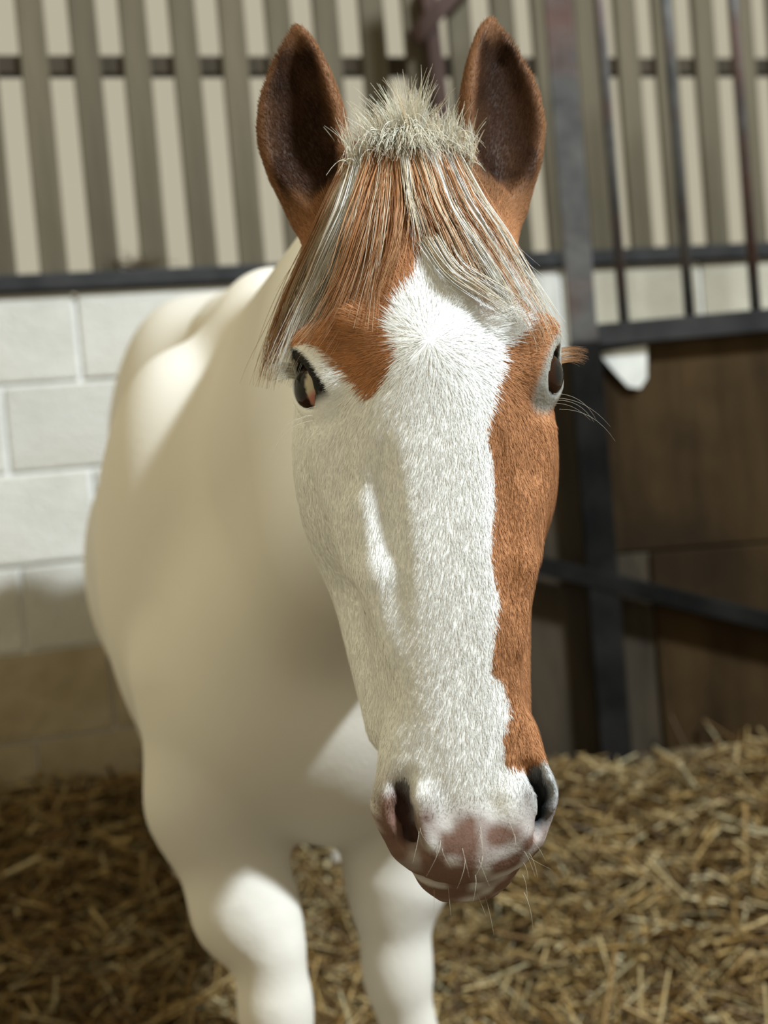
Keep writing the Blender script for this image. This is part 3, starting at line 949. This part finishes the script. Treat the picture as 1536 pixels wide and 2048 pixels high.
FC = coat(FP, 0.10)
wht = FC.mean(1) > 0.5
FC = FC * np.where(wht, rng.uniform(0.98, 1.12, NF), rng.uniform(0.70, 1.35, NF))[:, None]
ok = ~nearE & ~((muz > 0.55) & (rng.random(NF) < 0.6))
FP, FN, FD, FL, lift, FC = FP[ok], FN[ok], FD[ok], FL[ok], lift[ok], FC[ok]
n = len(FP)
side = np.cross(FD, FN)
wd = rng.uniform(0.00016, 0.00027, n)[:, None] * (0.5 + 0.5 * np.clip(FL / 0.006, 0, 1))[:, None]
p0 = FP - FN * 0.0004
p1 = FP + FD * (FL * 0.5)[:, None] + FN * (FL * 0.5 * lift)[:, None]
p2 = FP + FD * FL[:, None] + FN * (FL * lift * 0.75)[:, None]
Vv = np.stack([p0 - side * wd, p0 + side * wd, p1 + side * wd * 0.85, p1 - side * wd * 0.85, p2], 1).reshape(-1, 3)
i = np.arange(n)[:, None] * 5
me = mesh_np('coat', Vv, np.concatenate([i, i + 1, i + 2, i + 3], 1), np.concatenate([i + 3, i + 2, i + 4], 1))
add_color(me, np.clip(np.repeat(FC, 5, 0), 0, 0.93))
try:
    me.normals_split_custom_set_from_vertices(np.repeat(norm(FN + FD * 0.15), 5, 0).tolist())
except Exception as ex:
    print('normals', ex)
o = hchild('coat_hair', me, M_fur, body)
o['kind'] = 'stuff'

# ---- forelock: locks that follow guides drawn over the forehead
bvh = BVHTree.FromPolygons([tuple(v) for v in BV], [tuple(int(x) for x in f) for f in BQ[(BV[BQ[:, 0], 1] < 2.3)]])
def surf_b(a, c, default=-3.0):
    hit = bvh.ray_cast(Vector(hpt(a, 30, c)), Vector(-HN), 0.5)
    if hit[0] is None: return default
    return float((np.array(hit[0]) - HO) @ HN * 100)
def guide_ac(px, py, b=7.0):
    d0 = (px - 768) / FPX * CR - (py - 1024) / FPX * CU + CF
    t = (b * 0.01 - (CAM - HO) @ HN) / (d0 @ HN)
    Xp = (CAM + t * d0 - HO) * 100
    return Xp @ HR, Xp @ HU
WHT = np.array([0.86, 0.85, 0.80]); CREAM = np.array([0.76, 0.67, 0.52]); TAN = srgb(208, 164, 122); GING = srgb(184, 130, 86); BRN = srgb(146, 96, 60)
LOCKS = [  # picture polyline, width root/tip (cm), strands, colours
    ([(735, 296), (705, 390), (655, 505), (608, 610), (560, 735)], 0.6, 0.85, 260, (WHT, WHT, CREAM)),
    ([(722, 300), (680, 390), (625, 500), (585, 600), (548, 700)], 0.5, 0.7, 90, (WHT, CREAM, TAN)),
    ([(705, 322), (645, 410), (590, 510), (548, 620), (522, 715)], 0.6, 1.0, 130, (TAN, CREAM, TAN)),
    ([(695, 335), (625, 430), (575, 530), (540, 640), (530, 700)], 0.5, 0.7, 90, (GING, TAN, GING)),
    ([(748, 298), (725, 400), (690, 520), (645, 625), (600, 680)], 0.55, 0.9, 120, (TAN, CREAM, TAN)),
    ([(765, 298), (750, 400), (720, 510), (680, 620), (625, 700)], 0.5, 0.9, 80, (GING, TAN, TAN)),
    ([(780, 298), (770, 400), (755, 500), (735, 590), (722, 660)], 0.5, 0.5, 70, (TAN, GING, CREAM)),
    ([(790, 300), (800, 390), (790, 480), (765, 560), (740, 620)], 0.5, 0.8, 60, (GING, GING, TAN)),
    ([(808, 298), (822, 380), (838, 450), (848, 510)], 0.35, 0.45, 80, (WHT, CREAM, CREAM)),
    ([(822, 300), (850, 385), (875, 460), (905, 540)], 0.5, 0.8, 90, (TAN, GING, CREAM)),
    ([(840, 300), (870, 390), (905, 480), (945, 570), (985, 640)], 0.6, 0.8, 110, (TAN, CREAM, TAN)),
    ([(862, 305), (900, 395), (945, 480), (1000, 570), (1050, 650)], 0.5, 0.55, 170, (WHT, WHT, CREAM)),
    ([(885, 308), (930, 385), (985, 480), (1040, 565), (1075, 640)], 0.5, 0.55, 220, (WHT, WHT, WHT)),
    ([(905, 312), (960, 390), (1015, 470), (1065, 550), (1105, 640)], 0.45, 0.55, 170, (WHT, WHT, CREAM)),
    ([(912, 320), (975, 400), (1040, 490), (1090, 580), (1132, 668)], 0.4, 0.5, 70, (WHT, CREAM, TAN)),
    ([(870, 310), (925, 410), (985, 510), (1030, 590), (1080, 670)], 0.7, 1.1, 110, (TAN, CREAM, TAN)),
    ([(900, 315), (960, 400), (1020, 500), (1070, 590), (1100, 690)], 0.6, 0.9, 80, (TAN, GING, CREAM)),
    ([(850, 500), (900, 545), (965, 590), (1030, 625), (1066, 640)], 1.5, 0.9, 60, (CREAM, WHT, CREAM)),
    ([(790, 300), (760, 380), (735, 470), (705, 560), (660, 640)], 1.6, 2.0, 90, (GING, GING, TAN)),
    ([(860, 310), (900, 400), (950, 490), (1000, 580)], 1.6, 2.0, 80, (GING, GING, TAN)),
]
MP = 16
allP, allR, allC = [], [], []
tg = np.linspace(0, 1, MP)
for poly, w0, w1, cnt, cols in LOCKS:
    ac = np.array([guide_ac(x, y - (0 if i else (18 if y < 400 else 0)), 6.5 if i else 3.0) for i, (x, y) in enumerate(poly)])
    sd = np.concatenate([[0], np.cumsum(np.linalg.norm(np.diff(ac, axis=0), axis=1))]); sd /= sd[-1]
    ga = cubic(tg, sd, ac[:, 0]); gc = cubic(tg, sd, ac[:, 1])
    bs_ = np.array([surf_b(x, y) for x, y in zip(ga, gc)])
    for k in range(1, MP):                       # where the lock hangs clear of the head it just drops
        if bs_[k] < bs_[k - 1] - 1.6: bs_[k] = bs_[k - 1] - 0.9
    bs_ = np.convolve(np.pad(bs_, 2, 'edge'), np.ones(5) / 5, 'valid')
    tang = norm(np.stack([np.gradient(ga), np.gradient(gc)], 1))
    perp = np.stack([-tang[:, 1], tang[:, 0]], 1)
    for _ in range(cnt):
        g = np.clip(rng.normal(0, 0.5), -1.3, 1.3)
        end = rng.uniform(0.72, 1.05) if rng.random() < 0.7 else rng.uniform(0.4, 0.8)
        tt = tg * end
        wv = (w0 + (w1 - w0) * tt) * g
        ph, am = rng.uniform(0, 6.28), rng.uniform(0.02, 0.14)
        wv = wv + rng.normal(0, 0.12) + am * np.sin(tt * rng.uniform(4, 11) + ph) * tt * 2 + rng.normal(0, 0.38) * tt ** 2
        aa = np.interp(tt, tg, ga) + wv * np.interp(tt, tg, perp[:, 0])
        cc = np.interp(tt, tg, gc) + wv * np.interp(tt, tg, perp[:, 1])
        bb = np.interp(tt, tg, bs_) + 0.35 + rng.uniform(0.0, 0.9) * (0.5 + np.sin(np.pi * np.clip(tt, 0, 1)) * 0.8) - 0.05 * wv ** 2
        bb[0] -= 1.2; cc[0] += 0.6
        allP.append(HO + (aa[:, None] * HR + bb[:, None] * HN + cc[:, None] * HU) * 0.01)
        r = rng.uniform(0.00020, 0.00044)
        allR.append(r * np.clip(1.05 - tg ** 3 * 0.85, 0.1, 1))
        cl = cols[rng.integers(3)] * rng.uniform(0.82, 1.15)
        allC.append(np.tile(np.clip(cl, 0, 0.9), (MP, 1)))
for _ in range(90):                                                # stray hairs
    k = rng.integers(len(allP)); Pk = allP[k].copy()
    dv = HR * rng.normal(0, 0.011) + HN * abs(rng.normal(0, 0.008)) + HU * rng.normal(0, 0.006)
    Pk += dv * (tg ** 1.5)[:, None] + HR * (np.sin(tg * rng.uniform(3, 8)) * rng.normal(0, 0.003))[:, None]
    allP.append(Pk); allR.append(allR[k] * 0.55); allC.append(allC[k])
tube_obj('forelock', np.array(allP), np.array(allR), np.array(allC), M_lock)

# ---- short upright tuft of mane at the poll
n = 3000
ra = np.clip(rng.normal(0.3, 2.3, n), -4.8, 5.0)
rc = 19.0 + rng.uniform(-1.0, 1.2, n) - 0.03 * ra ** 2
rb = rng.uniform(-2.2, 2.4, n)
cl_a = np.round(ra / 0.8 + rng.normal(0, 0.3, n))                # clumps
crng = np.random.default_rng(5)
clump = {k: (crng.normal(0, 0.22), crng.uniform(0.75, 1.25)) for k in range(-12, 13)}
da = np.array([clump[int(np.clip(k, -12, 12))][0] for k in cl_a]) + 0.07 * ra + rng.normal(0, 0.20, n)
da = np.where(np.abs(ra) > 2.8, np.clip(da, -0.25, 0.25), da)
ln_ = np.array([clump[int(np.clip(k, -12, 12))][1] for k in cl_a]) * rng.uniform(2.6, 5.4, n) * (1 - 0.075 * np.abs(ra))
tk = np.linspace(0, 1, 9)
curl = rng.normal(0, 0.35, n)
fwd = rng.uniform(-0.1, 0.75, n)
fall = rng.random(n) < 0.33                                       # these tip over forwards onto the forelock
fwd[fall] = rng.uniform(0.5, 0.9, fall.sum())
ln_[fall] *= 1.05
A = ra[:, None] + (da[:, None] * tk + curl[:, None] * tk ** 2 * 0.5) * ln_[:, None]
Cq = rc[:, None] + (tk - np.where(fall, 1.25, 0.35 * np.abs(fwd))[:, None] * tk ** 2) * ln_[:, None]
Bq = rb[:, None] + (fwd[:, None] * tk) * ln_[:, None]
Pm = HO + (A[..., None] * HR + Bq[..., None] * HN + Cq[..., None] * HU) * 0.01
cm = np.where(rng.random(n)[:, None] < 0.8, np.array([0.93, 0.88, 0.77]), np.array([0.80, 0.69, 0.53])) * rng.uniform(0.85, 1.1, n)[:, None]
tube_obj('mane_tuft', Pm, rng.uniform(0.00025, 0.00055, n)[:, None] * (1.05 - 0.8 * tk[None] ** 2), np.clip(np.repeat(cm[:, None], 9, 1), 0, 0.9), M_lock)

# ---- mane, lying over to the far side of the neck
n = 1300
crest0, crest1 = hpt(0, -6.5, 19.5), bpt(0.16, 0, 1.475)
tm = rng.uniform(0, 1, n)
rootp = crest0 + (crest1 - crest0) * tm[:, None]
for k in range(n):                                                # settle the roots on the crest
    hit = bvh.ray_cast(Vector((rootp[k, 0], rootp[k, 1], rootp[k, 2] + 0.3)), Vector((0, 0, -1)), 0.6)
    if hit[0] is not None: rootp[k] = np.array(hit[0]) - (0, 0, 0.004)
tk2 = np.linspace(0, 1, 10)
ml = rng.uniform(0.10, 0.24, n)
sdx = rng.uniform(0.055, 0.070, n) + 0.055 * tm
out_ = np.sin(np.clip(tk2 * 1.9, 0, np.pi / 2))[None] * sdx[:, None]
dz = -(tk2[None] ** 1.7) * ml[:, None] + 0.012 * np.sin(np.pi * tk2)[None]
wob = rng.normal(0, 0.014, n)[:, None] * tk2[None]
Pn = rootp[:, None] + out_[..., None] * BX + dz[..., None] * UPV + wob[..., None] * BK
cn = np.where(rng.random(n)[:, None] < 0.7, np.array([0.86, 0.80, 0.68]), TAN) * rng.uniform(0.85, 1.08, n)[:, None]
tube_obj('mane', Pn, rng.uniform(0.0004, 0.0008, n)[:, None] * (1.05 - 0.8 * tk2[None] ** 2), np.clip(np.repeat(cn[:, None], 10, 1), 0, 0.92), M_lock)

# ---- whiskers and lashes
def whisk(name, specs, r=0.00022, par=None):
    Pw, Rw, Cw = [], [], []
    for A0, A1, A2, c_ in specs:
        t = np.linspace(0, 1, 9)[:, None]
        A0, A1, A2 = (np.array(v, float) for v in (A0, A1, A2))
        ac = A0 * (1 - t) ** 2 + 2 * A1 * t * (1 - t) + A2 * t * t
        Pw.append(HO + (ac[:, :1] * HR + ac[:, 1:2] * HN + ac[:, 2:] * HU) * 0.01)
        Rw.append(r * (1.1 - 0.9 * t[:, 0])); Cw.append(np.tile(c_, (9, 1)))
    return tube_obj(name, np.array(Pw), np.array(Rw), np.array(Cw), M_lock, par)
sp = []
for _ in range(26):                                                 # muzzle and chin
    aa = rng.uniform(-4.5, 4.8); cq = rng.uniform(-41, -35)
    bq = surf_b(aa, cq, 0.0) - 0.1
    L_ = rng.uniform(1.0, 3.0)
    sp.append(((aa, bq, cq), (aa * 1.05, bq + 0.6 * L_, cq - 0.25 * L_), (aa * 1.1 + rng.normal(0, .5), bq + 0.7 * L_, cq - 0.9 * L_), np.array([0.75, 0.70, 0.58])))
whisk('whiskers', sp, 0.00014)['kind'] = 'stuff'
for eo, (q, Ce, ne, ln, sh) in zip(EYEOBJ, EYES):
    sp = []
    lash = TAN if q > 0 else np.array([0.75, 0.72, 0.62])
    for _ in range(110):                                             # lashes along the upper lid
        t = rng.uniform(0.15, 1.0)
        base = np.array(Ce) + ne * 2.45 + ln * (2.0 * t) + np.array([0.3 * q, 0.0, 0.3])
        L_ = rng.uniform(0.9, 2.2)
        sp.append((base, base + np.array([0.55 * q, 0.25, 0.05]) * L_, base + np.array([0.95 * q, 0.35, -0.15 + rng.normal(0, .1)]) * L_, lash * rng.uniform(.6, 1.1)))
    for _ in range(5):                                              # feelers under the eye
        base = np.array(Ce) + ne * 2.3 - ln * rng.uniform(2.6, 3.6) + sh * rng.uniform(-.8, .8)
        L_ = rng.uniform(2.5, 5.0)
        sp.append((base, base + np.array([0.5 * q, 0.3, -0.1]) * L_, base + np.array([0.75 * q + rng.normal(0, .1), 0.3, -0.65]) * L_, np.array([0.7, 0.66, 0.55])))
    whisk('eyelashes', sp, 0.00013, eo)['kind'] = 'stuff'
